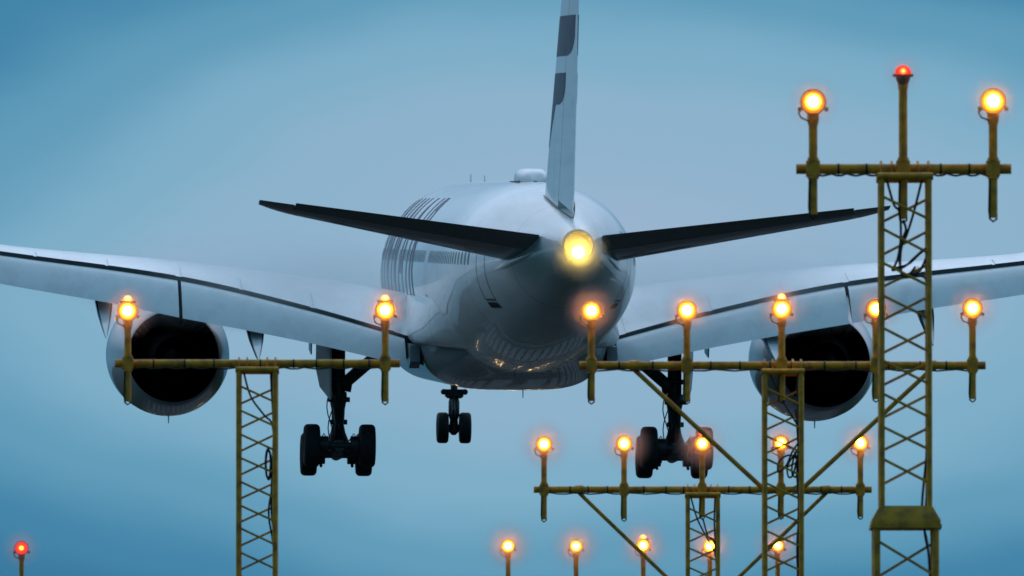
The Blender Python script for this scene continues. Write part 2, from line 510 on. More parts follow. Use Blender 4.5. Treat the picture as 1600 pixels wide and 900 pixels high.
wings = {}
for sd in (-1, 1):
    b = MB(); rs = []
    stn = [2.2 + .5 * k for k in range(0, 61)]
    for X in stn:
        ring = [wpt(X, x, 1, sd) for x in reversed(xs_cos(18, CF))] + [wpt(X, x, -1, sd) for x in xs_cos(18, CF)[1:]]
        rs.append(ring)
    b.loft(rs, False, mi=0)
    n = len(rs[0])
    cv = []
    for r in rs: cv += [r[0], r[-1]]
    b.add(cv, [(2 * i, 2 * i + 1, 2 * i + 3, 2 * i + 2) for i in range(len(rs) - 1)], 1)
    b.add(rs[-1], [tuple(range(n))], 0)
    w = part(b, 'wing', [M['wing'], M['gap_shade']], angle=40)
    wings[sd] = w
    # spoiler panels on the upper surface
    for (x0, x1) in ((3.7, 6.3), (6.42, 8.6), (8.7, 10.55), (10.75, 12.9), (13.0, 15.2), (15.3, 17.6), (17.7, 20.0)):
        b = MB(); g = []
        for i in range(9):
            X = lerp(x0, x1, i / 8)
            for xx in (.655, .70, .74, .78, .8195):
                g.append(wpt(X, xx, 1, sd, .018))
        b.add(g, [(5 * i + j, 5 * i + j + 1, 5 * i + j + 6, 5 * i + j + 5) for i in range(8) for j in range(4)])
        e = [g[5 * i] for i in range(9)] + [g[40 + j] for j in range(1, 5)] + [g[5 * i + 4] for i in range(7, -1, -1)] + [g[j] for j in range(3, 0, -1)]
        low = [Vector(p) - Vector((0, 0, .03)) for p in e]
        m = len(e)
        b.add(e + low, [(i, (i + 1) % m, (i + 1) % m + m, i + m) for i in range(m)], 1)
        part(b, 'spoiler', [M['wing'], M['seal']], w)

    def flap(name, x0, x1, ch0, ch1, dfl, drop=.065, set0=.03):
        b = MB(); rs = []
        N_ = 14
        for i in range(N_ + 1):
            X = lerp(x0, x1, i / N_)
            cf = ch0(X) if callable(ch0) else lerp(ch0, ch1, i / N_)
            le, cut, zg, al, tc = wsec(X)
            d = R(dfl)
            dv = Vector((-math.cos(d), -math.sin(d))); nv = Vector((-math.sin(d), math.cos(d)))
            P = Vector((cut - set0, zg - drop)) - nv * (.055 * cf) + dv * (.0)
            ring = []
            xs = [(1 - math.cos(math.pi * k / 12)) / 2 for k in range(13)]
            for x in reversed(xs):
                q = P + dv * (x * cf) + nv * ((naca(x, .15) * 1.1 + .01 * math.sin(math.pi * x)) * cf)
                ring.append((sd * X, q.x, q.y))
            for x in xs[1:]:
                q = P + dv * (x * cf) + nv * ((-naca(x, .15) * .5 + .01 * math.sin(math.pi * x)) * cf)
                ring.append((sd * X, q.x, q.y))
            rs.append(ring)
        b.loft(rs, True, True, True, 0, 1)
        return part(b, name, [M['wing'], M['gap_shade']], w)
    HT = lambda X: pchip([3, 3.6, 6.4, 10.5, 10.8, 13, 16.5, 20.5], [.80, .84, .98, 1.13, 1.12, 1.0, .86, .70], X) / math.sin(R(29))
    fl = flap('flap', 3.38, 10.58, HT, None, 29)
    fl2 = flap('flap', 10.69, 20.3, HT, None, 29)
    flap('aileron', 20.45, 25.0, 1.05, .85, 3, .02, .03)
    flap('aileron', 25.1, 29.5, .85, .6, 3, .02, .03)
    # track fairings: drooped canoe with a flat upper deck
    for X, lg, wd_ in ((8.2, 2.9, .62), (13.05, 2.9, .60), (18.3, 2.5, .5)):
        le, cut, zg, al, tc = wsec(X)
        cf = HT(X); d = R(29)
        tip = Vector((sd * (X + .02), cut - cf * math.cos(d) - 1.9, zg - .15 - cf * math.sin(d) - (1.15 if X < 15 else .9)))
        if X < 10: tip.z += .25
        frontp = Vector((sd * X, cut + 3.2, zg - .62 - .03 * (13 - X) * 2))
        root = Vector((sd * X, cut - .35, zg - .95))
        b = MB(); rs = []; deck = []
        path = [(frontp, .08, .05), (lerp(frontp, root, .5), wd_ * .85, .5), (root, wd_, .6), (lerp(root, tip, .33), wd_ * .78, .50), (lerp(root, tip, .66), wd_ * .42, .34), (lerp(root, tip, .9), wd_ * .14, .14), (tip, .02, .02)]
        for p, ww, hh in path:
            rs.append([p + Vector(q) for q in ((-ww / 2, 0, 0), (-ww * .47, 0, -hh * .35), (-ww * .25, 0, -hh * .8), (0, 0, -hh), (ww * .25, 0, -hh * .8), (ww * .47, 0, -hh * .35), (ww / 2, 0, 0), (ww * .40, 0, .0), (ww * .395, 0, -.008), (-ww * .395, 0, -.008), (-ww * .40, 0, 0))])
        n = 11
        vs = [p for r in rs for p in r]
        fs_o, fs_d = [], []
        for a in range(len(rs) - 1):
            for i in range(n):
                j = (i + 1) % n
                (fs_d if i == 8 else fs_o).append((a * n + i, a * n + j, (a + 1) * n + j, (a + 1) * n + i))
        b.add(vs, fs_o + fs_d, 0)
        k0 = len(b.m) - len(fs_d)
        for k in range(k0, len(b.m)): b.m[k] = 1
        part(b, 'flap_track_fairing', [M['fairing'], M['wing']], w, angle=30)
    # inboard flap end plate
    b = MB()
    le, cut, zg, al, tc = wsec(3.3)
    pl = [(cut + .6, -2.15), (cut - 1.9, -2.2), (cut - 2.1, -2.75), (cut - 1.5, -2.95), (cut + .4, -2.6)]
    b.loft([[(sd * x, s, z) for s, z in pl] for x in (2.98, 3.30)], True, True, True)
    part(b, 'flap_end_plate', M['grey'], w, bevel=.03)

# ------------------------------------------------------------------ engines
for sd in (-1, 1):
    c = Vector((10.66 if sd > 0 else -10.5, 0, -2.72))
    b = MB()
    outer = [(46.0, 1.62), (46.12, 1.70), (46.0, 1.80), (45.3, 1.93), (44.2, 1.99), (42.6, 2.0), (41.2, 1.93), (40.0, 1.78), (39.0, 1.62), (38.4, 1.50), (38.36, 1.475)]
    b.lathe(c, [(pchip([0, 10], [0, 0], 0) + a, r) for a, r in outer], n=64)
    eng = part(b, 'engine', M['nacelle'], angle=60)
    b = MB()
    b.lathe(c, [(38.37, 1.472), (39.2, 1.50), (40.5, 1.60), (42.2, 1.62), (42.2, .7)], n=64)
    b.lathe(c, [(46.0, 1.615), (45.2, 1.50), (44, 1.5), (43.3, 1.5), (43.3, .2)], n=48)
    part(b, 'fan_duct', M['duct'], eng, angle=50)
    b = MB()
    for k in range(44):        # outlet guide vanes
        a = 2 * math.pi * k / 44
        m = Matrix.Rotation(a, 3, 'Y')
        q = [m @ Vector(p) for p in ((.98, 41.9, -.03), (1.6, 41.9, -.03), (1.6, 41.5, .06), (.98, 41.5, .06))]
        b.add([c + p for p in q], [(0, 1, 2, 3)])
    part(b, 'guide_vanes', M['duct'], eng, smooth=False)
    b = MB()
    b.lathe(c, [(42.1, 1.0), (41, 1.06), (39.8, 1.02), (38.6, .86), (37.5, .66), (37.4, .64), (37.5, .62), (38.6, .72), (39.5, .7)], n=48)
    core = part(b, 'core_cowl', M['hot'], eng, angle=50)
    b = MB()
    b.lathe(c, [(39.5, .4), (38.4, .45), (37.6, .36), (36.9, .18), (36.5, .03), (36.48, .0)], n=32)
    part(b, 'exhaust_plug', M['hot'], eng)
    b = MB()
    b.lathe(c, [(46.0, 1.60), (46.15, 1.70), (46.0, 1.815), (45.55, 1.905)], n=64)
    part(b, 'inlet_lip', M['lip'], eng)
    b = MB()                   # spinner and fan
    b.lathe(c, [(43.4, .45), (44.0, .3), (44.5, .0)], n=24)
    for k in range(22):
        a = 2 * math.pi * k / 22
        m = Matrix.Rotation(a, 3, 'Y')
        q = [m @ Vector(p) for p in ((.4, 43.4, -.12), (1.48, 43.5, -.22), (1.48, 43.8, .2), (.4, 43.9, .1))]
        b.add([c + p for p in q], [(0, 1, 2, 3)])
    part(b, 'fan', M['metal'], eng)
    b = MB()                   # drain mast under the nacelle
    b.loft([[c + Vector((dx * w_, 42.0 + ds * w_ - .12 * (1 - w_), z)) for dx, ds in ((.03, 0), (0, .2), (-.03, 0), (0, -.2))] for z, w_ in ((-1.9, 1), (-2.22, .6))], True, True, True)
    part(b, 'drain_mast', M['grey'], eng)
    b = MB(); rs = []          # pylon
    for s, zb, zt, hw in ((45.0, -.95, -.7, .05), (43.5, -.95, -.25, .26), (41, -.95, .15, .33), (39, -.98, .2, .34), (37.4, -1.35, .1, .32), (35.6, -1.2, -.1, .24), (33.6, -.75, -.2, .12), (32.6, -.45, -.25, .03)):
        rs.append([(sd * 10.5 + hw * x, s, z) for x, z in ((-1, zb + .12), (-.6, zb), (.6, zb), (1, zb + .12), (1, zt), (-1, zt))])
    b.loft(rs, True, True, True)
    part(b, 'pylon', M['nacelle'], angle=50)

# ------------------------------------------------------------------ tailplane
for sd in (-1, 1):
    def tpt(X, x, up, defl=0.):
        t = (X - .6) / 8.6
        le, te = lerp(8.9, 2.75, t), lerp(3.05, .95, t)
        if X > 8.35: le -= (X - 8.35) ** 2 * .55; te += (X - 8.35) * .12
        c = le - te
        zte = 1.19 + .132 * (X - .7)
        a = R(-6.3)
        tc = .095
        dx = (1 - x) * c
        y = naca(x, tc) * c * up
        s = te + dx * math.cos(a); z = zte + dx * math.sin(a) + y
        if defl and x > .70:
            pass
        return Vector((sd * X, s, z))
    H_ = .70
    b = MB(); rs = []
    Xs = [.3 + .35 * k for k in range(24)]
    for X in Xs:
        rs.append([tpt(X, x, 1) for x in reversed(xs_cos(12, H_))] + [tpt(X, x, -1) for x in xs_cos(12, H_)[1:]])
    b.loft(rs, True, True, True)
    Xt = [8.35, 8.55, 8.8, 9.05, 9.25, 9.38]
    rs = []
    for X in Xt:
        xs = [(1 - math.cos(math.pi * k / 16)) / 2 for k in range(17)]
        rs.append([tpt(X, x, 1) for x in reversed(xs)] + [tpt(X, x, -1) for x in xs[1:-1]])
    b.loft(rs, True, True, True)
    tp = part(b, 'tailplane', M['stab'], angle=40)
    b = MB(); rs = []
    for k in range(16):
        X = lerp(.95, 8.3, k / 15)
        hinge = (tpt(X, H_, 1) + tpt(X, H_, -1)) / 2
        m = Matrix.Rotation(R(5.0), 3, 'X')  # trailing edge up
        ring = []
        xs = [H_ + .01 + (1 - H_ - .01) * k2 / 6 for k2 in range(7)]
        for x in reversed(xs): ring.append(tpt(X, x, 1))
        for x in xs[:-1]: ring.append(tpt(X, x, -1))
        ring = [hinge + Matrix.Rotation(R(-5.0), 3, 'X') @ (p - hinge) for p in ring]
        rs.append(ring)
    b.loft(rs, True, True, True)
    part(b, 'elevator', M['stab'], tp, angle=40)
    # root seal fairing
    b = MB(); rs = []
    for s, r_ in ((9.4, .04), (8.6, .12), (7, .17), (5, .17), (3.4, .12), (2.6, .03)):
        zc, w_, h_ = fus(s)
        zz = .62 + (6 - s) * .11
        x_ = w_ * math.sqrt(max(.05, 1 - ((zz - zc) / h_) ** 2)) - .05
        rs.append([(sd * (x_ + r_ * .4 * math.cos(t)), s, zz + r_ * math.sin(t)) for t in [2 * math.pi * k / 16 for k in range(16)]])
    b.loft(rs, True, True, True)
    part(b, 'tailplane_root_fairing', M['white'], angle=60)

# ------------------------------------------------------------------ fin
def fin_pt(z, x, side, off=0.):
    t = (z - 2.0) / 9.6
    le, te = lerp(11.9, 3.3, t), lerp(2.55, -.05, t)
    c = le - te
    y = naca(x, .083) * c
    return Vector((side * (y + off), te + (1 - x) * c, z))


HR = .68
b = MB(); rs = []
zs = [1.6, 1.9] + [2.2 + .47 * k for k in range(21)]
for z in zs:
    rs.append([fin_pt(z, x, 1) for x in reversed(xs_cos(14, HR))] + [fin_pt(z, x, -1) for x in xs_cos(14, HR)[1:]])
b.loft(rs, True, False, True)
fin = part(b, 'fin', M['white'], angle=40)
b = MB(); rs = []
for k in range(22):
    t = k / 21
    ring = []
    xs = [HR + .008 + (1 - HR - .008) * j / 6 for j in range(7)]
    for sd, seq in ((1, list(reversed(xs))), (-1, xs[:-1] if False else xs[1:])):
        pass
    up_, lo_ = [], []
    for x in xs:
        # the rudder's lower edge follows the sloping fuselage top
        zb = 2.06 + (1 - x) / (1 - HR) * .36
        z = lerp(zb, 11.6, t)
        up_.append(fin_pt(z, x, 1)); lo_.append(fin_pt(z, x, -1))
    rs.append(list(reversed(up_)) + lo_[:-1])
b.loft(rs, True, True, True, 0, 0)
part(b, 'rudder', M['white'], fin, angle=40)
b = MB()                       # dark seal under the fin and rudder
for sd in (-1, 1):
    pts = [fin_pt(2.0, x, sd, .02) for x in [.25 + .75 * k / 14 for k in range(15)]]
    for p in pts:
        p.z = fus(max(.5, p.y))[0] + fus(max(.5, p.y))[2] * .995 + .02
    b.tube(pts, .016, n=6)
part(b, 'rudder_seal', M['seal'], fin)


def fin_patch(mb, side, z0, z1, sfun0, sfun1, nz=16, nx=8):
    g = []
    for i in range(nz + 1):
        z = lerp(z0, z1, i / nz)
        t = (z - 2.0) / 9.6
        le, te = lerp(11.9, 3.3, t), lerp(2.55, -.05, t)
        x0, x1 = sfun0(z, i / nz), sfun1(z, i / nz)
        for j in range(nx + 1):
            g.append(fin_pt(z, lerp(x0, x1, j / nx), side, .008))
    n = nx + 1
    mb.add(g, [(i * n + j, i * n + j + 1, (i + 1) * n + j + 1, (i + 1) * n + j) for i in range(nz) for j in range(nx)])


for side in (-1, 1):
    b = MB()
    rc = lambda f, lo, r: lo - r * (1 - math.sqrt(max(0, 1 - (1 - min(1, f / .55)) ** 2)))
    fin_patch(b, side, 6.72, 7.92, lambda z, f: .06, lambda z, f: rc(f, .93, .22))
    fin_patch(b, side, 5.28, 6.22, lambda z, f: .05, lambda z, f: rc(f, .70, .16))
    fin_patch(b, side, 4.0, 5.282, lambda z, f: .04, lambda z, f: .20 + .20 * f)
    part(b, 'emblem', M['emblem'], fin, smooth=True)


# ------------------------------------------------------------------ landing gear
def wheel(parent, c, r, w):
    b = MB()
    h = w / 2
    prof = [(-h * .62, r * .55), (-h * .86, r * .62), (-h, r * .76), (-h * .97, r * .87), (-h * .80, r * .96), (-h * .55, r * .995), (0, r), (h * .55, r * .995), (h * .80, r * .96), (h * .97, r * .87), (h, r * .76), (h * .86, r * .62), (h * .62, r * .55)]
    # circumferential grooves
    pr = []
    for a, q in prof:
        pr.append((a, q))
    b.lathe(c, pr, 'X', 40)
    for gx in (-.45, -.15, .15, .45):
        pass
    t = part(b, 'tyre', M['tyre'], parent, angle=50)
    b = MB()
    b.lathe(c, [(-h * .63, r * .56), (-h * .5, r * .5), (-h * .35, r * .2), (-h * .6, r * .12), (-h * .6, .0)], 'X', 24)
    b.lathe(c, [(h * .63, r * .56), (h * .5, r * .5), (h * .35, r * .2), (h * .6, r * .12), (h * .6, .0)], 'X', 24)
    part(b, 'wheel_rim', M['grey'], parent)


GY, TILT = 33.2, R(-9.0)
for sd in (-1, 1):
    x0 = sd * 5.40
    bog = Vector((x0, GY, -5.62))
    b = MB()
    b.tube([(x0, GY + .3, -1.6), (x0, GY + .05, -3.9)], .225, 16)
    b.tube([(x0, GY + .05, -3.75), (x0, GY + .05, -3.95), (x0, GY + .04, -4.3)], [.27, .29, .22], 16)
    b.tube([(x0, GY, -4.25), (x0, GY, -4.75)], [.22, .20], 16)
    b.tube([(x0, GY, -4.7), (x0, GY, -5.05), (x0, GY, -5.35), (x0, GY, -5.65)], [.17, .24, .36, .34], 16)
    for zz, ww in ((-4.0, .62), (-4.72, .46), (-3.35, .44)):
        b.tube([(x0 - ww / 2 - .02, GY - .1, zz), (x0 + ww / 2 + .06, GY - .1, zz)], .085, 10)
    gear = part(b, 'main_gear', M['metal'], angle=40)
    b = MB()
    b.tube([(x0, GY, -4.3), (x0, GY, -5.2)], .13, 16)
    part(b, 'oleo', M['chrome'], gear)
    b = MB()                   # torque links and hoses
    b.tube([(x0 - .1, GY - .25, -4.3), (x0 - .08, GY - .75, -4.78), (x0 - .06, GY - .3, -5.3)], [.09, .07, .08], 8)
    b.tube([(x0 + .1, GY - .25, -4.3), (x0 + .08, GY - .75, -4.78), (x0 + .06, GY - .3, -5.3)], [.09, .07, .08], 8)
    part(b, 'torque_link', M['metal'], gear)
    b = MB()
    for q in range(5):
        ox = x0 + random.uniform(-.3, .3)
        pts = []
        for k in range(9):
            t = k / 8
            pts.append((ox + .12 * math.sin(t * 5 + q), GY - .3 - .08 * math.cos(q + t * 4), lerp(-3.6, -5.35, t)))
        b.tube(pts, .018, 6)
    for sg in (-1, 1):
        for q in range(2):
            b.tube([(x0 + sg * .30, GY - .5, -5.35), (x0 + sg * (.48 + .05 * q), GY - .6, -5.08 - .07 * q), (x0 + sg * .62, GY - .8, -5.3), (x0 + sg * .6, GY - .9, -5.5)], .016, 6)
    part(b, 'hydraulic_hose', M['cable'], gear)
    rot = Matrix.Rotation(TILT, 3, 'X')
    b = MB()
    P = lambda x, y, z: bog + rot @ Vector((x, y, z))
    b.tube([P(0, -1.1, 0), P(0, -.5, .0), P(0, .5, 0), P(0, 1.1, 0)], [.19, .25, .25, .19], 14)
    for dy in (-1.02, 1.02):
        b.tube([P(-.85, dy, 0), P(.85, dy, 0)], .12, 12)
        for sx in (-1, 1):
            b.tube([P(sx * .36, dy, 0), P(sx * .62, dy, 0)], .31, 20)   # brake packs
            b.tube([P(sx * .50, dy, -.25), P(sx * .50, dy * .7, -.42)], .05, 8)
    b.tube([P(-.42, -1.0, -.34), P(.42, -1.0, -.34)], .018, 6)
    part(b, 'bogie_beam', M['metal'], gear)
    for dy in (-1.02, 1.02):
        for sx in (-1, 1):
            wheel(gear, P(sx * .885, dy, 0), .69, .52)
    b = MB()                   # folding side brace to the keel
    a0 = Vector((x0 - sd * .12, GY + .1, -3.55)); a1 = Vector((x0 - sd * 1.25, GY + .3, -2.58)); a2 = Vector((x0 - sd * 2.3, GY + .5, -2.1))
    for A, B, ww in ((a0, a1, .19), (a1, a2, .21)):
        b.tube([A + Vector((0, .16, 0)), B + Vector((0, .2, 0))], ww, 10)
        b.tube([A + Vector((0, -.16, 0)), B + Vector((0, -.2, 0))], ww, 10)
    b.tube([a1 + Vector((0, -.35, 0)), a1 + Vector((0, .35, 0))], .2, 12)
    b.tube([(x0 - sd * .3, GY - .1, -3.75), (x0 - sd * .42, GY - .1, -3.2), (x0 - sd * .9, GY, -2.7)], [.1, .08, .07], 8)
    part(b, 'side_brace', M['metal'], gear)
    b = MB()                   # leg door on the outboard side
    ang = R(8.0) * sd
    dm = Matrix.Rotation(-ang, 3, 'Z')
    pl = [(-1.25, -2.05), (1.15, -1.95), (1.2, -3.0), (.5, -3.60), (-1.2, -3.98)]
    for s_off in (0,):
        ringA = [Vector((x0 + sd * .48, GY, 0)) + dm @ Vector((sd * .03, y, z)) for y, z in pl]
        ringB = [Vector((x0 + sd * .48, GY, 0)) + dm @ Vector((-sd * .03, y, z)) for y, z in pl]
        b.loft([ringA, ringB], True, True, False, 0)
        b.add(ringB, [tuple(range(5))], 1)
    b.tube([(x0 + sd * .1, GY, -2.9), (x0 + sd * .46, GY, -2.9)], .04, 6, mi=1)
    part(b, 'gear_door', [M['wing'], M['metal']], gear)
    b = MB()                   # small hinged door in the wing
    pl = [(-.9, -1.75), (.9, -1.75), (.85, -2.4), (-.6, -2.55)]
    cx = x0 + sd * .95
    b.loft([[(cx + o_, GY - 1.0 + y, z) for y, z in pl] for o_ in (-.02, .02)], True, True, True)
    part(b, 'gear_door', M['wing'], gear)

NY = 62.0
b = MB()
b.tube([(0, NY, -2.7), (0, NY - .02, -3.9), (0, NY - .05, -4.35)], [.14, .12, .12], 14)
b.tube([(0, NY - .05, -4.15), (0, NY - .05, -4.45), (0, NY - .05, -4.9), (0, NY - .05, -5.1)], [.13, .19, .19, .12], 14)
b.tube([(0, NY - .05, -4.9), (0, NY - .05, -5.2), (0, NY - .05, -5.45), (0, NY - .05, -5.58)], [.12, .15, .19, .06], 14)
b.tube([(-.52, NY - .05, -5.30), (.52, NY - .05, -5.30)], .09, 10)
b.tube([(0, NY + .1, -3.7), (0, NY + 1.5, -2.8)], .11, 10)
b.tube([(-.04, NY - .2, -4.3), (-.04, NY - .55, -4.7), (-.04, NY - .2, -5.1)], .06, 8)
b.box((0, NY, -3.05), (.66, .5, .7), taper=.8)
ng = part(b, 'nose_gear', M['metal'], angle=40)
b = MB()
b.tube([(-.40, NY - .18, -4.08), (.40, NY - .18, -4.08)], .05, 8)
b.box((0, NY - .1, -4.14), (.62, .3, .26))
for sx in (-1, 1):
    b.tube([(sx * .36, NY - .3, -4.10), (sx * .36, NY + .02, -4.10)], .1, 14)
    b.tube([(sx * .2, NY - .3, -4.24), (sx * .2, NY + .02, -4.24)], .085, 14)
part(b, 'light_bracket', M['metal'], ng)
for sx in (-1, 1):
    wheel(ng, Vector((sx * .385, NY - .05, -5.33)), .53, .40)
for sx in (-1, 1):
    b = MB()
    b.box((sx * .62, NY + 1.6, -3.35), (.05, 2.4, .62))
    part(b, 'nose_gear_door', M['white'], ng)


# ==================================================================== APPROACH LIGHT MASTS
PS = {}


def mast(D, xc, ybar, xb0, xb1, leg_px, posts, cap=True, brace=None, platform=None, label='', cables=(), yl0=None, barr=None):
    """posts: (px, lamp_y, bottom_y, lens kind, beacon kind or None)"""
    k = D / F
    c = at(xc, ybar, D)
    root = bpy.data.objects.new('approach_light_mast', None); COL.objects.link(root)
    root.location = (c.x, D, 0)
    tag(root, label, 'light mast', 'yellow approach light masts')
    O = Vector((c.x, D, 0))
    zb = c.z
    rb = barr or .043
    hw = leg_px * k
    lr = .027

    def put(b, name, mats, parent=None, **kw):
        o = b.build(name, mats, parent or root, **kw)
        if parent is None:
            o.location = Vector(o.location) - O
        return o
    # crossbar
    b = MB()
    x0, x1 = at(xb0, ybar, D).x, at(xb1, ybar, D).x
    b.tube([(x0, D, zb), (x1, D, zb)], rb, 14)
    q = x0 + .12
    while q < x1 - .1:
        if all(abs(q - at(p[0], ybar, D).x) > .09 for p in posts):
            b.tube([(q - .008, D, zb), (q + .008, D, zb)], rb + .004, 14, mi=1)
        q += random.uniform(.22, .36)
    put(b, 'crossbar', [M['yellow'], M['cable']])
    # supply cable slung under the bar
    b = MB(); pts = []
    n = 40
    for i in range(n + 1):
        x = lerp(x0 + .1, x1 - .1, i / n)
        pts.append((x, D - rb - .002, zb - rb * .9 - .022 * abs(math.sin(i * .9 + D))))
    b.tube(pts, .009, 5)
    put(b, 'supply_cable', M['cable'])
    # cap frame
    zcap = zb - rb - .03
    ext = .035
    b = MB()
    for dy in (-hw, hw):
        b.tube([(c.x - hw - ext, D + dy, zcap), (c.x + hw + ext, D + dy, zcap)], .032, 10)
    for dx in (-hw, hw):
        b.tube([(c.x + dx, D - hw, zcap), (c.x + dx, D + hw, zcap)], .028, 8)
    for dx in (-hw, -hw * .55, hw * .55, hw):   # U-bolts over the crossbar
        b.tube([(c.x + dx, D - rb - .012, zb - rb - .03), (c.x + dx, D - rb - .012, zb + rb * .6), (c.x + dx, D, zb + rb + .016), (c.x + dx, D + rb + .012, zb + rb * .6), (c.x + dx, D + rb + .012, zb - rb - .03)], .012, 6)
    put(b, 'cap_frame', M['yellow'])
    # legs and lacing
    ztop = zcap
    zsplit = at(xc, platform, D).z if platform else None

    def lattice(z1, z0, hw, lr, pitch, h, phase=0.0):
        for sx in (-1, 1):
            for sy in (-1, 1):
                b = MB(); b.tube([(c.x + sx * hw, D + sy * hw, z0), (c.x + sx * hw, D + sy * hw, z1)], lr, 10)
                put(b, 'leg', M['yellow'])
        b = MB()
        z = z1 - phase
        i = 0
        while z - h > z0:
            g = lr * .5
            j = [random.uniform(-.006, .006) for _ in range(4)]
            b.tube([(c.x - hw, D - hw, z + j[0]), (c.x + hw, D - hw, z - h + j[1])], .0130, 6)
            b.tube([(c.x + hw, D + hw, z + j[2]), (c.x - hw, D + hw, z - h + j[3])], .0130, 6)
            b.tube([(c.x - hw, D + hw, z), (c.x - hw, D - hw, z - h)], .0130, 6)
            b.tube([(c.x + hw, D - hw, z), (c.x + hw, D + hw, z - h)], .0130, 6)
            z -= pitch
        put(b, 'lattice_lacing', M['yellow'])
    if platform:
        lattice(ztop, zsplit, hw, lr * .86, .272, .197, .165)
        lattice(zsplit - .11, 0, hw * 1.24, lr * 1.12, .42, .30, .10)
        b = MB()
        w0, w1 = hw * 1.55, hw * 1.24
        zt = zsplit + .075; zm = zsplit - .045
        sq = lambda w, z: [(c.x - w, D - w, z), (c.x + w, D - w, z), (c.x + w, D + w, z), (c.x - w, D + w, z)]
        b.loft([sq(hw * 1.12, zt), sq(hw * 1.46, zm), sq(hw * 1.46, zm - .035)], True, True, True)
        put(b, 'transition_plate', M['yellow'], bevel=.008)
        b = MB()
        b.loft([sq(hw * 1.50, zm - .036), sq(hw * 1.50, zm - .066)], True, True, True)
        put(b, 'base_flange', M['yellow'], bevel=.006)
    else:
        lattice(ztop, 0, hw, lr, .2485, .178, .17)
    if brace:
        bx, tx, ty = brace
        for sg in (-1, 1):
            A = at(xc + sg * bx, ybar, D); B = at(xc + sg * tx, ty, D)
            b = MB(); b.tube([A - Vector((0, 0, rb)), B], .026, 10)
            b.tube([A - Vector((.05, 0, 0)), A + Vector((.05, 0, 0))], rb + .012, 12)
            put(b, 'brace', M['yellow'])
    for (px, ly, by, lens, bea) in posts:
        p = at(px, ly, D)
        zbot = at(px, by, D).z
        yo = D - rb - .036
        pr = .036
        b = MB()
        ztop_ = p.z - .17 if lens else p.z - .10
        b.tube([(p.x, yo, zbot), (p.x, yo, ztop_)], pr, 12)
        if lens:
            b.tube([(p.x, yo, ztop_ - .02), (p.x, yo, ztop_ + .02), (p.x, yo, p.z - .09)], [.040, .049, .050], 12)
        else:
            b.tube([(p.x, yo, ztop_ - .02), (p.x, yo, ztop_ + .02), (p.x, yo, p.z - .03)], [.038, .045, .045], 12)
        post = put(b, 'lamp_post', M['yellow'])
        sub = lambda bb, nm, mt, **kw: bb.build(nm, mt, post, **kw)

        def subp(bb, nm, mt, **kw):
            return bb.build(nm, mt, post, **kw)
        # clamp
        b = MB()
        b.box((p.x, D - rb * .9, zb), (.115, .15, .13))
        for dz in (-.075, .075):
            b.tube([(p.x, yo, zb + dz - .012), (p.x, yo, zb + dz + .012)], pr + .012, 10)
        subp(b, 'clamp', M['yellow'], bevel=.006)
        # cable loop at the foot of the post
        b = MB()
        b.tube([(p.x - .030, yo - .028, zb - .09), (p.x - .036, yo - .03, zbot + .06), (p.x - .028, yo - .02, zbot - .012), (p.x, yo - .01, zbot - .034), (p.x + .028, yo, zbot - .012), (p.x + .03, yo, zbot + .03)], .0085, 6)
        subp(b, 'cable_loop', M['cable'])
        if lens:
            lc = Vector((p.x, yo - .03, p.z))
            b = MB()
            b.lathe(lc, [(-.035, .099), (-.045, .104), (-.04, .108), (.02, .106), (.08, .085), (.13, .05), (.15, .0)], 'Y', 28)
            b.lathe(lc, [(-.035, .099), (.0, .096)], 'Y', 28)
            for sx in (-1, 1):                     # side wing nuts of the yoke
                b.tube([lc + Vector((sx * .095, .03, -.055)), lc + Vector((sx * .125, .03, -.06))], .018, 8)
            subp(b, 'lamp_housing', M['lamp_body'])
            b = MB()
            b.lathe(lc, [(-.092, .001), (-.089, .018), (-.080, .036), (-.064, .056), (-.046, .074), (-.024, .090), (-.004, .0985)], 'Y', 28)
            subp(b, 'lens', M[random.choice(('amber', 'amber_dim', 'amber_bright')) if lens == 'amber' else lens], origin=lc)
            b = MB()                               # lamp lead looping from the post to the housing
            b.tube([(p.x - .03, yo - .03, p.z - .16), (p.x - .10, yo - .02, p.z - .13), (p.x - .12, yo, p.z - .085), (p.x - .09, yo + .02, p.z - .06)], .0075, 6)
            subp(b, 'lamp_lead', M['cable'])
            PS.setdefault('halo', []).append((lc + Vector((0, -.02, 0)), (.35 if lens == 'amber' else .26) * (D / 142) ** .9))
        if bea:
            bc = Vector((p.x, yo - .01, p.z + (.118 if lens else .02)))
            b = MB()
            b.tube([bc + Vector((0, 0, -.05)), bc + Vector((0, 0, -.015))], [.05, .058], 14)
            b.tube([bc + Vector((-.085, 0, -.02)), bc + Vector((.085, 0, -.02))], .012, 8)
            if not lens:
                b.tube([bc + Vector((0, 0, -.11)), bc + Vector((0, 0, -.06)), bc + Vector((0, 0, -.03))], [.03, .055, .062], 14)
            subp(b, 'beacon_base', M['lamp_body'])
            b = MB()
            r_ = .068 if not lens else .046
            b.lathe(bc, [(-.012, r_)] + [(r_ * .95 * math.sin(R(a)), r_ * math.cos(R(a))) for a in (10, 25, 40, 55, 70, 82, 89.5)], 'Z', 20)
            subp(b, 'beacon', M[bea], origin=bc + Vector((0, -.02, .012)))
            PS.setdefault('halo_red', []).append((bc, .22))
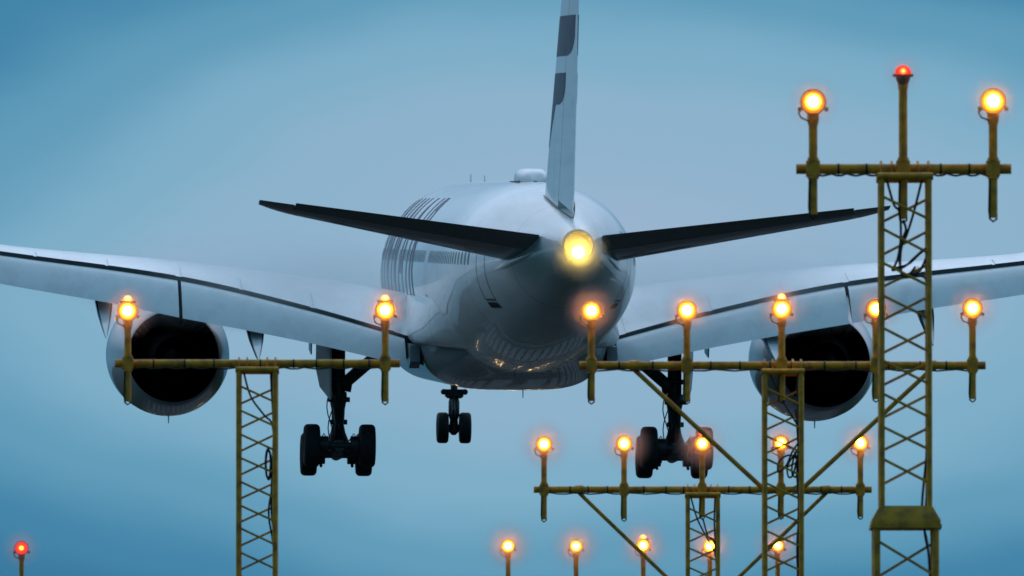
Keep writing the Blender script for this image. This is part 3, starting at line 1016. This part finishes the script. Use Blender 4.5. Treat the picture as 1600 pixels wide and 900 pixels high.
    # cables running down inside the tower
    for cab in cables:
        b = MB(); pts = []
        raw = [at(x_, y_, D) for x_, y_ in cab]
        ctl = [Vector((q.x, D - hw * .5 + .1 * hw * math.sin(i), q.z)) for i, q in enumerate(raw)]
        # smooth by Catmull-Rom
        for i in range(len(ctl) - 1):
            p0, p1, p2, p3 = ctl[max(0, i - 1)], ctl[i], ctl[i + 1], ctl[min(len(ctl) - 1, i + 2)]
            for t in [q_ / 6 for q_ in range(6)]:
                pts.append(.5 * ((2 * p1) + (p2 - p0) * t + (2 * p0 - 5 * p1 + 4 * p2 - p3) * t * t + (3 * p1 - p0 - 3 * p2 + p3) * t ** 3))
        pts.append(ctl[-1])
        b.tube(pts, .0105, 6)
        put(b, 'cable', M['cable'])
    return root


def loops(x, y0, y1, n, w):
    """hand-coiled spare cable"""
    out = []
    for i in range(n):
        o = []
        for k in range(9):
            a = 2 * math.pi * k / 8
            o.append((x + w * math.cos(a) + i * w * .25, (y0 + y1) / 2 + (y1 - y0) / 2 * math.sin(a) + i * 2))
        out.append(o)
    return out


mast(112, 1413.5, 264, 1244, 1580, 37.0,
     [(1270, 161, 336, 'amber', None), (1410.5, 119, 343, None, 'beacon'), (1551, 160, 341, 'amber', None)],
     platform=806, label='tallest, nearest yellow lattice mast, with a red beacon between its two raised amber lamps',
     cables=[[(1385, 282), (1396, 320), (1405, 333), (1407, 370), (1402, 405), (1393, 424)], [(1440, 282), (1428, 330), (1417, 366), (1408, 388), (1406, 420), (1410, 434)],
             [(1411, 345), (1415, 360), (1410, 375), (1405, 410), (1414, 434), (1430, 418)], [(1393, 424), (1412, 418), (1430, 402), (1443, 391), (1447, 393), (1447, 430)],
             [(1396, 420), (1418, 414), (1436, 398), (1444, 392)], [(1446, 405), (1436, 425), (1420, 432), (1448, 440), (1449, 520), (1450, 620), (1448, 700), (1440, 800), (1450, 860), (1455, 960)],
             [(1450, 395), (1452, 470), (1450, 600), (1452, 700), (1447, 780), (1444, 830), (1452, 880), (1456, 990)]])
mast(142, 1223, 571, 905, 1540, 28.5,
     [(924, 487, 627, 'amber', None), (1073, 486, 627, 'amber', None), (1221, 484, 626, 'amber', 'beacon_amber'), (1368, 484, 624, 'amber', None), (1519, 483, 624, 'amber', None)],
     brace=(232, 30, 764), label='yellow lattice mast in front of the right engine, with five amber lamps and braces',
     cables=[[(1203, 585), (1222, 625), (1240, 655), (1249, 680), (1248, 760), (1246, 900), (1250, 960)], [(1246, 585), (1246, 620), (1249, 690), (1251, 760), (1249, 830), (1247, 960)],
             [(1243, 640), (1247, 700), (1245, 740), (1248, 800), (1245, 860), (1249, 960)]] + [[(1249, 690), (1238, 706), (1228, 728), (1216, 738), (1217, 722), (1232, 712), (1246, 720), (1249, 745)], [(1248, 700), (1240, 716), (1237, 738), (1243, 746), (1247, 728), (1241, 706)], [(1250, 696), (1244, 722), (1239, 742), (1232, 746), (1230, 730), (1240, 712), (1249, 704)]])
mast(172, 1098, 765, 834, 1362, 23.5,
     [(850, 695, 812, 'amber', None), (975, 694, 811, 'amber', None), (1097, 694, 808, 'amber', 'beacon'), (1220, 693, 808, 'amber', None), (1344, 693, 808, 'amber', None)],
     brace=(193, 25, 932), label='lower yellow lattice mast with five amber lamps around and below the right main wheels',
     cables=[[(1079, 776), (1089, 810), (1104, 840), (1113, 856), (1119, 880), (1120, 960)], [(1117, 776), (1116, 820), (1119, 870), (1120, 960)], [(1098, 810), (1106, 838), (1116, 850), (1120, 900)]])
mast(202, 1005, 913, 782, 1228, 19.8,
     [(794, 854, 955, 'amber', None), (900, 854, 955, 'amber', None), (1005, 853, 955, 'amber', 'beacon_amber'), (1109, 854, 955, 'amber', None), (1215, 853, 955, 'amber', None)],
     label='lowest and farthest row of five amber lamps whose posts rise from the bottom edge')
mast(142, 402, 568, 180, 625, 28.5,
     [(200, 487, 628, 'amber', 'beacon_amber'), (602, 486, 628, 'amber', 'beacon_amber')],
     label='yellow lattice mast with two amber lamps between left engine and left main wheels',
     cables=[[(381, 582), (392, 620), (412, 648), (426, 666), (428, 720), (427, 800), (430, 960)], [(423, 582), (425, 620), (427, 660), (429, 740), (420, 800), (428, 860), (430, 960)],
             [(425, 582), (428, 640), (427, 700), (424, 790), (429, 850), (430, 960)]] + loops(419, 702, 748, 2, 4))
mast(205, 34, 917, -40, 108, 19.0,
     [(34, 857, 960, 'red', None)],
     label='single red lamp on a dark post rising from the bottom left corner')

# glow spheres added round the lamps and tail lamp, standing in for lens bloom
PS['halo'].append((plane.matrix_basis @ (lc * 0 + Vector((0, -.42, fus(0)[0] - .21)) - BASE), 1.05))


def mist(lists, colour, dens):  # volume spheres added for bloom, densest at each lamp
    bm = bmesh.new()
    m, nt, b = newmat('lamp_bloom_volume')
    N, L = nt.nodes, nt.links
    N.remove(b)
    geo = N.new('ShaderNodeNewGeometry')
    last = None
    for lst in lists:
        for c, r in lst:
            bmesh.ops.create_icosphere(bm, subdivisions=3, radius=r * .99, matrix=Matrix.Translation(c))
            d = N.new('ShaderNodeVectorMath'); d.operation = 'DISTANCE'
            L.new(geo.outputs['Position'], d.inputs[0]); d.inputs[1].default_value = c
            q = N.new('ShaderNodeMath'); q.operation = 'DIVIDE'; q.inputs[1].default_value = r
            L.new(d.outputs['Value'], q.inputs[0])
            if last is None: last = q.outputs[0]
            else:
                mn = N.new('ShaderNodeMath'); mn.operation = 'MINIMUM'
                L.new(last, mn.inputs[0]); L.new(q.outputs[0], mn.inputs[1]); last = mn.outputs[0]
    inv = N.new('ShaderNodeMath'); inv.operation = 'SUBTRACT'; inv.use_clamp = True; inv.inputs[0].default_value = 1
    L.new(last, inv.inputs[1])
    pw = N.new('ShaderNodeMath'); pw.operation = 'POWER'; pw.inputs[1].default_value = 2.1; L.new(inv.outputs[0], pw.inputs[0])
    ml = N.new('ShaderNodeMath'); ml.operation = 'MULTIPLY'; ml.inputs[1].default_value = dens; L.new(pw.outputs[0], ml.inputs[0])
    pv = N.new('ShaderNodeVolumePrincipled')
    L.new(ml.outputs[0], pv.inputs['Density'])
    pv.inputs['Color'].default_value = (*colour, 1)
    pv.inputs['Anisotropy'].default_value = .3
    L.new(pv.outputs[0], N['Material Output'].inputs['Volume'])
    me = bpy.data.meshes.new('haze_or_bloom'); bm.to_mesh(me); bm.free()
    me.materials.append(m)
    o = bpy.data.objects.new('haze_or_bloom', me); COL.objects.link(o)
    tag(o, 'added glow spheres around the lit lamps, standing in for lens bloom', 'mist', kind='stuff')


def wing_mist():
    bm = bmesh.new()
    m, nt, b = newmat('wing_vapour')
    N, L = nt.nodes, nt.links
    N.remove(b)
    tc = N.new('ShaderNodeTexCoord')
    ln = N.new('ShaderNodeVectorMath'); ln.operation = 'LENGTH'
    # the two puffs share one object: fold X so both wings use the same coordinates
    ab = N.new('ShaderNodeVectorMath'); ab.operation = 'ABSOLUTE'
    L.new(tc.outputs['Object'], ab.inputs[0])
    sb = N.new('ShaderNodeVectorMath'); sb.operation = 'SUBTRACT'; sb.inputs[1].default_value = (WM[0], 0, 0)
    sp = N.new('ShaderNodeSeparateXYZ'); L.new(tc.outputs['Object'], sp.inputs[0])
    sa = N.new('ShaderNodeSeparateXYZ'); L.new(ab.outputs[0], sa.inputs[0])
    cb = N.new('ShaderNodeCombineXYZ'); L.new(sa.outputs[0], cb.inputs[0]); L.new(sp.outputs[1], cb.inputs[1]); L.new(sp.outputs[2], cb.inputs[2])
    L.new(cb.outputs[0], sb.inputs[0])
    dvv = N.new('ShaderNodeVectorMath'); dvv.operation = 'DIVIDE'; dvv.inputs[1].default_value = WM[1]
    L.new(sb.outputs[0], dvv.inputs[0]); L.new(dvv.outputs[0], ln.inputs[0])
    nz = N.new('ShaderNodeTexNoise'); nz.inputs['Scale'].default_value = .35; nz.inputs['Detail'].default_value = 3
    L.new(tc.outputs['Object'], nz.inputs['Vector'])
    inv = N.new('ShaderNodeMapRange'); inv.interpolation_type = 'SMOOTHSTEP'
    inv.inputs[1].default_value = 1; inv.inputs[2].default_value = .15; inv.inputs[3].default_value = 0; inv.inputs[4].default_value = .46
    L.new(ln.outputs['Value'], inv.inputs[0])
    ml = N.new('ShaderNodeMath'); ml.operation = 'MULTIPLY'; L.new(inv.outputs[0], ml.inputs[0]); L.new(nz.outputs['Fac'], ml.inputs[1])
    pv = N.new('ShaderNodeVolumePrincipled'); L.new(ml.outputs[0], pv.inputs['Density'])
    pv.inputs['Color'].default_value = (1, 1, 1, 1); pv.inputs['Anisotropy'].default_value = .0
    L.new(pv.outputs[0], N['Material Output'].inputs['Volume'])
    for sd in (-1, 1):
        bmesh.ops.create_icosphere(bm, subdivisions=4, radius=1, matrix=Matrix.Translation((sd * WM[0], 0, 0)) @ Matrix.Diagonal((*WM[1], 1)))
    me = bpy.data.meshes.new('haze_or_bloom'); bm.to_mesh(me); bm.free()
    me.materials.append(m)
    o = bpy.data.objects.new('haze_or_bloom', me); COL.objects.link(o)
    o.rotation_mode = 'YXZ'; o.rotation_euler = plane.rotation_euler
    o.location = TAIL + RM @ Vector((0, 36, -.2))
    tag(o, 'pale condensation mist hanging over both wings beside the fuselage', 'mist', kind='stuff')


WM = ((8.0, 0, 0), (7.0, 9.0, 1.9))
WM = (WM[0][0], WM[1])
wing_mist()
LAMP_BLOOM = True
if LAMP_BLOOM:
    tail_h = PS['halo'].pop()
    mist((PS['halo'], PS['halo_red']), (1, .58, .52), 4.0)  # added bloom spheres round the lamps
    mist(([tail_h],), (1, .86, .70), 2.2)  # added bloom sphere round the tail lamp

# ==================================================================== GROUND
def sheet(name, x0, x1, y0, y1, z, mat, sk=-.0137):
    b = MB()
    b.add([(x0 + sk * y0, y0, z), (x1 + sk * y0, y0, z), (x1 + sk * y1, y1, z), (x0 + sk * y1, y1, z)], [(0, 1, 2, 3)])
    o = b.build(name, mat, smooth=False)
    tag(o, kind='structure')
    return o


grass = paint('dusk_grass', (.020, .032, .016), .9, var=.3, scale=.05, dirt=(.012, .02, .010), spec=0)
asphalt = paint('runway_asphalt', (.026, .028, .031), .8, var=.25, scale=.2, spec=.1)
mark = paint('runway_marking_paint', (.15, .16, .17), .7, var=.3, scale=1.2, spec=.1)
sheet('ground', -9000, 9000, -3000, 18000, 0, grass, 0)
CX = 4.77
sheet('runway', CX - 30, CX + 30, 395, 4000, .004, asphalt)
b = MB()
def q4(x0, x1, y0, y1, z=.008):
    s = -.0137
    b.add([(CX + x0 + s * y0, y0, z), (CX + x1 + s * y0, y0, z), (CX + x1 + s * y1, y1, z), (CX + x0 + s * y1, y1, z)], [(0, 1, 2, 3)])
for k in range(16):
    x = (k - 7.5) * 1.8 * 1.55 + (0 if k < 8 else 0)
    q4(x - .9, x + .9, 520, 590)
q4(-22.5, 22.5, 510, 512)
for sg in (-1, 1):
    q4(sg * 3.2 - .6, sg * 3.2 + .6, 612, 626); q4(sg * 3.2 - 2.2, sg * 3.2 + 2.2, 626, 629); q4(sg * 3.2 - 2.2, sg * 3.2 + 2.2, 609, 612)
for k in range(40): q4(-.45, .45, 620 + 50 * k, 650 + 50 * k)
for sg in (-1, 1):
    q4(sg * 25 - .45, sg * 25 + .45, 508, 3900)
    for j in range(3): q4(sg * (9.5 + 3.2 * j) - .9, sg * (9.5 + 3.2 * j) + .9, 720, 742.5)
    q4(sg * 12 - 3, sg * 12 + 3, 880, 925)
tag(b.build('runway_marking', mark, smooth=False), kind='structure')
# ground lamps of the approach and runway, only ever seen mirrored in the aircraft's belly
b = MB()
def gl(x, y, r=.05):
    X = CX + x - .0137 * y
    b.lathe((X, y, .02), [(0, r), (.15, r), (.24, r * .6), (.27, .0)], 'Z', 8)
for y in range(640, 2600, 30):
    for sg in (-1, 1): gl(sg * 27, y)
for y in range(690, 1800, 30):
    gl(0, y, .045)
    for sg in (-1, 1):
        for j in range(4): gl(sg * (9 + 1.5 * j), y, .04)
gm = glow('ground_lamp_glass', [(0, (1, .74, .32)), (1, (1, .66, .24))], 130.0, 1)
tag(b.build('runway_lights', gm), 'rows of small warm lamps set into the runway, seen only mirrored in the belly', 'runway lights', kind='stuff')

# ==================================================================== SKY
w = bpy.data.worlds.new('World'); sc.world = w; w.use_nodes = True
N, L = w.node_tree.nodes, w.node_tree.links
bg = N['Background']; out = N['World Output']
tc = N.new('ShaderNodeTexCoord')
sp = N.new('ShaderNodeSeparateXYZ'); L.new(tc.outputs['Generated'], sp.inputs[0])
# overcast deck: dim blue at the horizon, brighter overhead
el = N.new('ShaderNodeMapRange'); el.inputs[1].default_value = -.02; el.inputs[2].default_value = 1.0
L.new(sp.outputs['Z'], el.inputs[0])
rp = N.new('ShaderNodeValToRGB'); E = rp.color_ramp.elements
E[0].position = 0; E[0].color = (.085, .27, .42, 1)
E[1].position = 1; E[1].color = (.36, .75, 1.08, 1)
for p, c in ((.10, (.07, .26, .42, 1)), (.19, (.50, .70, .95, 1)), (.38, (1.18, 1.40, 1.78, 1))):
    e = E.new(p); e.color = c
L.new(el.outputs[0], rp.inputs[0])
# uneven cloud
nz = N.new('ShaderNodeTexNoise'); nz.inputs['Scale'].default_value = 3.0; nz.inputs['Detail'].default_value = 5
st = N.new('ShaderNodeMapping'); st.inputs['Scale'].default_value = (1, 1, 5); L.new(tc.outputs['Generated'], st.inputs['Vector'])
L.new(st.outputs[0], nz.inputs['Vector'])
nm = N.new('ShaderNodeMapRange'); nm.inputs[1].default_value = .3; nm.inputs[2].default_value = .7; nm.inputs[3].default_value = .78; nm.inputs[4].default_value = 1.25
L.new(nz.outputs['Fac'], nm.inputs[0])
mul = N.new('ShaderNodeVectorMath'); mul.operation = 'SCALE'
yf = N.new('ShaderNodeMapRange'); yf.interpolation_type = 'SMOOTHSTEP'; yf.inputs[1].default_value = -.55; yf.inputs[2].default_value = .90
L.new(sp.outputs['Y'], yf.inputs[0])
# deep blue dusk behind the camera, paler overhead and ahead
bk = N.new('ShaderNodeMixRGB'); bk.inputs[1].default_value = (.075, .22, .34, 1)
L.new(yf.outputs[0], bk.inputs[0]); L.new(rp.outputs[0], bk.inputs[2])
L.new(bk.outputs[0], mul.inputs[0]); L.new(nm.outputs[0], mul.inputs['Scale'])
# paler cloud low over the runway direction, with lens vignetting painted into the sky
dx = N.new('ShaderNodeMath'); dx.operation = 'DIVIDE'; L.new(sp.outputs['X'], dx.inputs[0]); L.new(sp.outputs['Y'], dx.inputs[1])
dz = N.new('ShaderNodeMath'); dz.operation = 'DIVIDE'; L.new(sp.outputs['Z'], dz.inputs[0]); L.new(sp.outputs['Y'], dz.inputs[1])
cb = N.new('ShaderNodeCombineXYZ')
ax = N.new('ShaderNodeMath'); ax.operation = 'MULTIPLY_ADD'; L.new(dx.outputs[0], ax.inputs[0]); ax.inputs[1].default_value = F / 1250; ax.inputs[2].default_value = -(930 - 800) / 1250
az = N.new('ShaderNodeMath'); az.operation = 'MULTIPLY_ADD'; L.new(dz.outputs[0], az.inputs[0]); az.inputs[1].default_value = F / 500; az.inputs[2].default_value = -(1674 - 415) / 500
L.new(ax.outputs[0], cb.inputs[0]); L.new(az.outputs[0], cb.inputs[1])
n2 = N.new('ShaderNodeTexNoise'); n2.inputs['Scale'].default_value = 1.3; n2.inputs['Detail'].default_value = 4; n2.inputs['Roughness'].default_value = .45
L.new(cb.outputs[0], n2.inputs['Vector'])
ln = N.new('ShaderNodeVectorMath'); ln.operation = 'LENGTH'; L.new(cb.outputs[0], ln.inputs[0])
n2m = N.new('ShaderNodeMath'); n2m.operation = 'MULTIPLY_ADD'; L.new(n2.outputs['Fac'], n2m.inputs[0]); n2m.inputs[1].default_value = .42; n2m.inputs[2].default_value = -.19
ad = N.new('ShaderNodeMath'); ad.operation = 'ADD'; L.new(ln.outputs['Value'], ad.inputs[0]); L.new(n2m.outputs[0], ad.inputs[1])
vr = N.new('ShaderNodeValToRGB'); V = vr.color_ramp.elements
vr.color_ramp.interpolation = 'EASE'
V[0].position = 0; V[0].color = (.315, .455, .625, 1)
V[1].position = 1; V[1].color = (.028, .181, .340, 1)
for p, c in ((.42, (.258, .442, .606, 1)), (.58, (.196, .415, .578, 1)), (.74, (.108, .325, .490, 1)), (.90, (.042, .222, .395, 1))):
    e = V.new(p); e.color = c
dv = N.new('ShaderNodeMath'); dv.operation = 'DIVIDE'; L.new(ad.outputs[0], dv.inputs[0]); dv.inputs[1].default_value = 1.22
L.new(dv.outputs[0], vr.inputs[0])
wt = N.new('ShaderNodeMapRange'); wt.inputs[1].default_value = 1.5; wt.inputs[2].default_value = 3.5; wt.inputs[3].default_value = 1; wt.inputs[4].default_value = 0
L.new(ad.outputs[0], wt.inputs[0])
fr = N.new('ShaderNodeMath'); fr.operation = 'GREATER_THAN'; fr.inputs[1].default_value = 0; L.new(sp.outputs['Y'], fr.inputs[0])
wm = N.new('ShaderNodeMath'); wm.operation = 'MULTIPLY'; L.new(wt.outputs[0], wm.inputs[0]); L.new(fr.outputs[0], wm.inputs[1])
mx = N.new('ShaderNodeMixRGB'); L.new(wm.outputs[0], mx.inputs[0]); L.new(mul.outputs[0], mx.inputs[1]); L.new(vr.outputs[0], mx.inputs[2])
L.new(mx.outputs[0], bg.inputs['Color']); bg.inputs['Strength'].default_value = .97
# what is left of the clear dusk sky behind the cloud
SUN_EL, SUN_AZ = R(48), R(-25)      # brightest part of the cloud deck: high ahead, a little to the left
sky = N.new('ShaderNodeTexSky'); sky.sky_type = 'NISHITA'; sky.sun_disc = False
sky.sun_elevation = SUN_EL; sky.sun_rotation = SUN_AZ
bg2 = N.new('ShaderNodeBackground'); bg2.inputs['Strength'].default_value = .002
L.new(sky.outputs[0], bg2.inputs['Color'])
adds = N.new('ShaderNodeAddShader'); L.new(bg.outputs[0], adds.inputs[0]); L.new(bg2.outputs[0], adds.inputs[1])
L.new(adds.outputs[0], out.inputs['Surface'])

sd_ = bpy.data.lights.new('overcast_sun', 'SUN'); sd_.energy = .15; sd_.angle = R(40); sd_.color = (1, .96, .92)
so = bpy.data.objects.new('overcast_sun', sd_); COL.objects.link(so)
dirv = Vector((math.sin(SUN_AZ) * math.cos(SUN_EL), math.cos(SUN_AZ) * math.cos(SUN_EL), math.sin(SUN_EL)))
so.rotation_euler = dirv.to_track_quat('Z', 'Y').to_euler(); so.location = (-60, -40, 80)

# ==================================================================== CAMERA
cd = bpy.data.cameras.new('camera'); cam = bpy.data.objects.new('camera', cd); COL.objects.link(cam)
cam.location = CAM
cam.rotation_euler = (math.pi / 2 + PITCH, 0, 0)
cd.sensor_width = 36; cd.lens = F / 1600 * 36
cd.clip_start = 1; cd.clip_end = 30000
cd.dof.use_dof = True; cd.dof.focus_distance = 415; cd.dof.aperture_fstop = 22
sc.camera = cam
sc.view_settings.view_transform = 'Standard'; sc.view_settings.look = 'None'
sc.view_settings.exposure = 0; sc.view_settings.gamma = 1
sc.cycles.max_bounces = 8; sc.cycles.volume_bounces = 5
sc.cycles.filter_width = 1.6
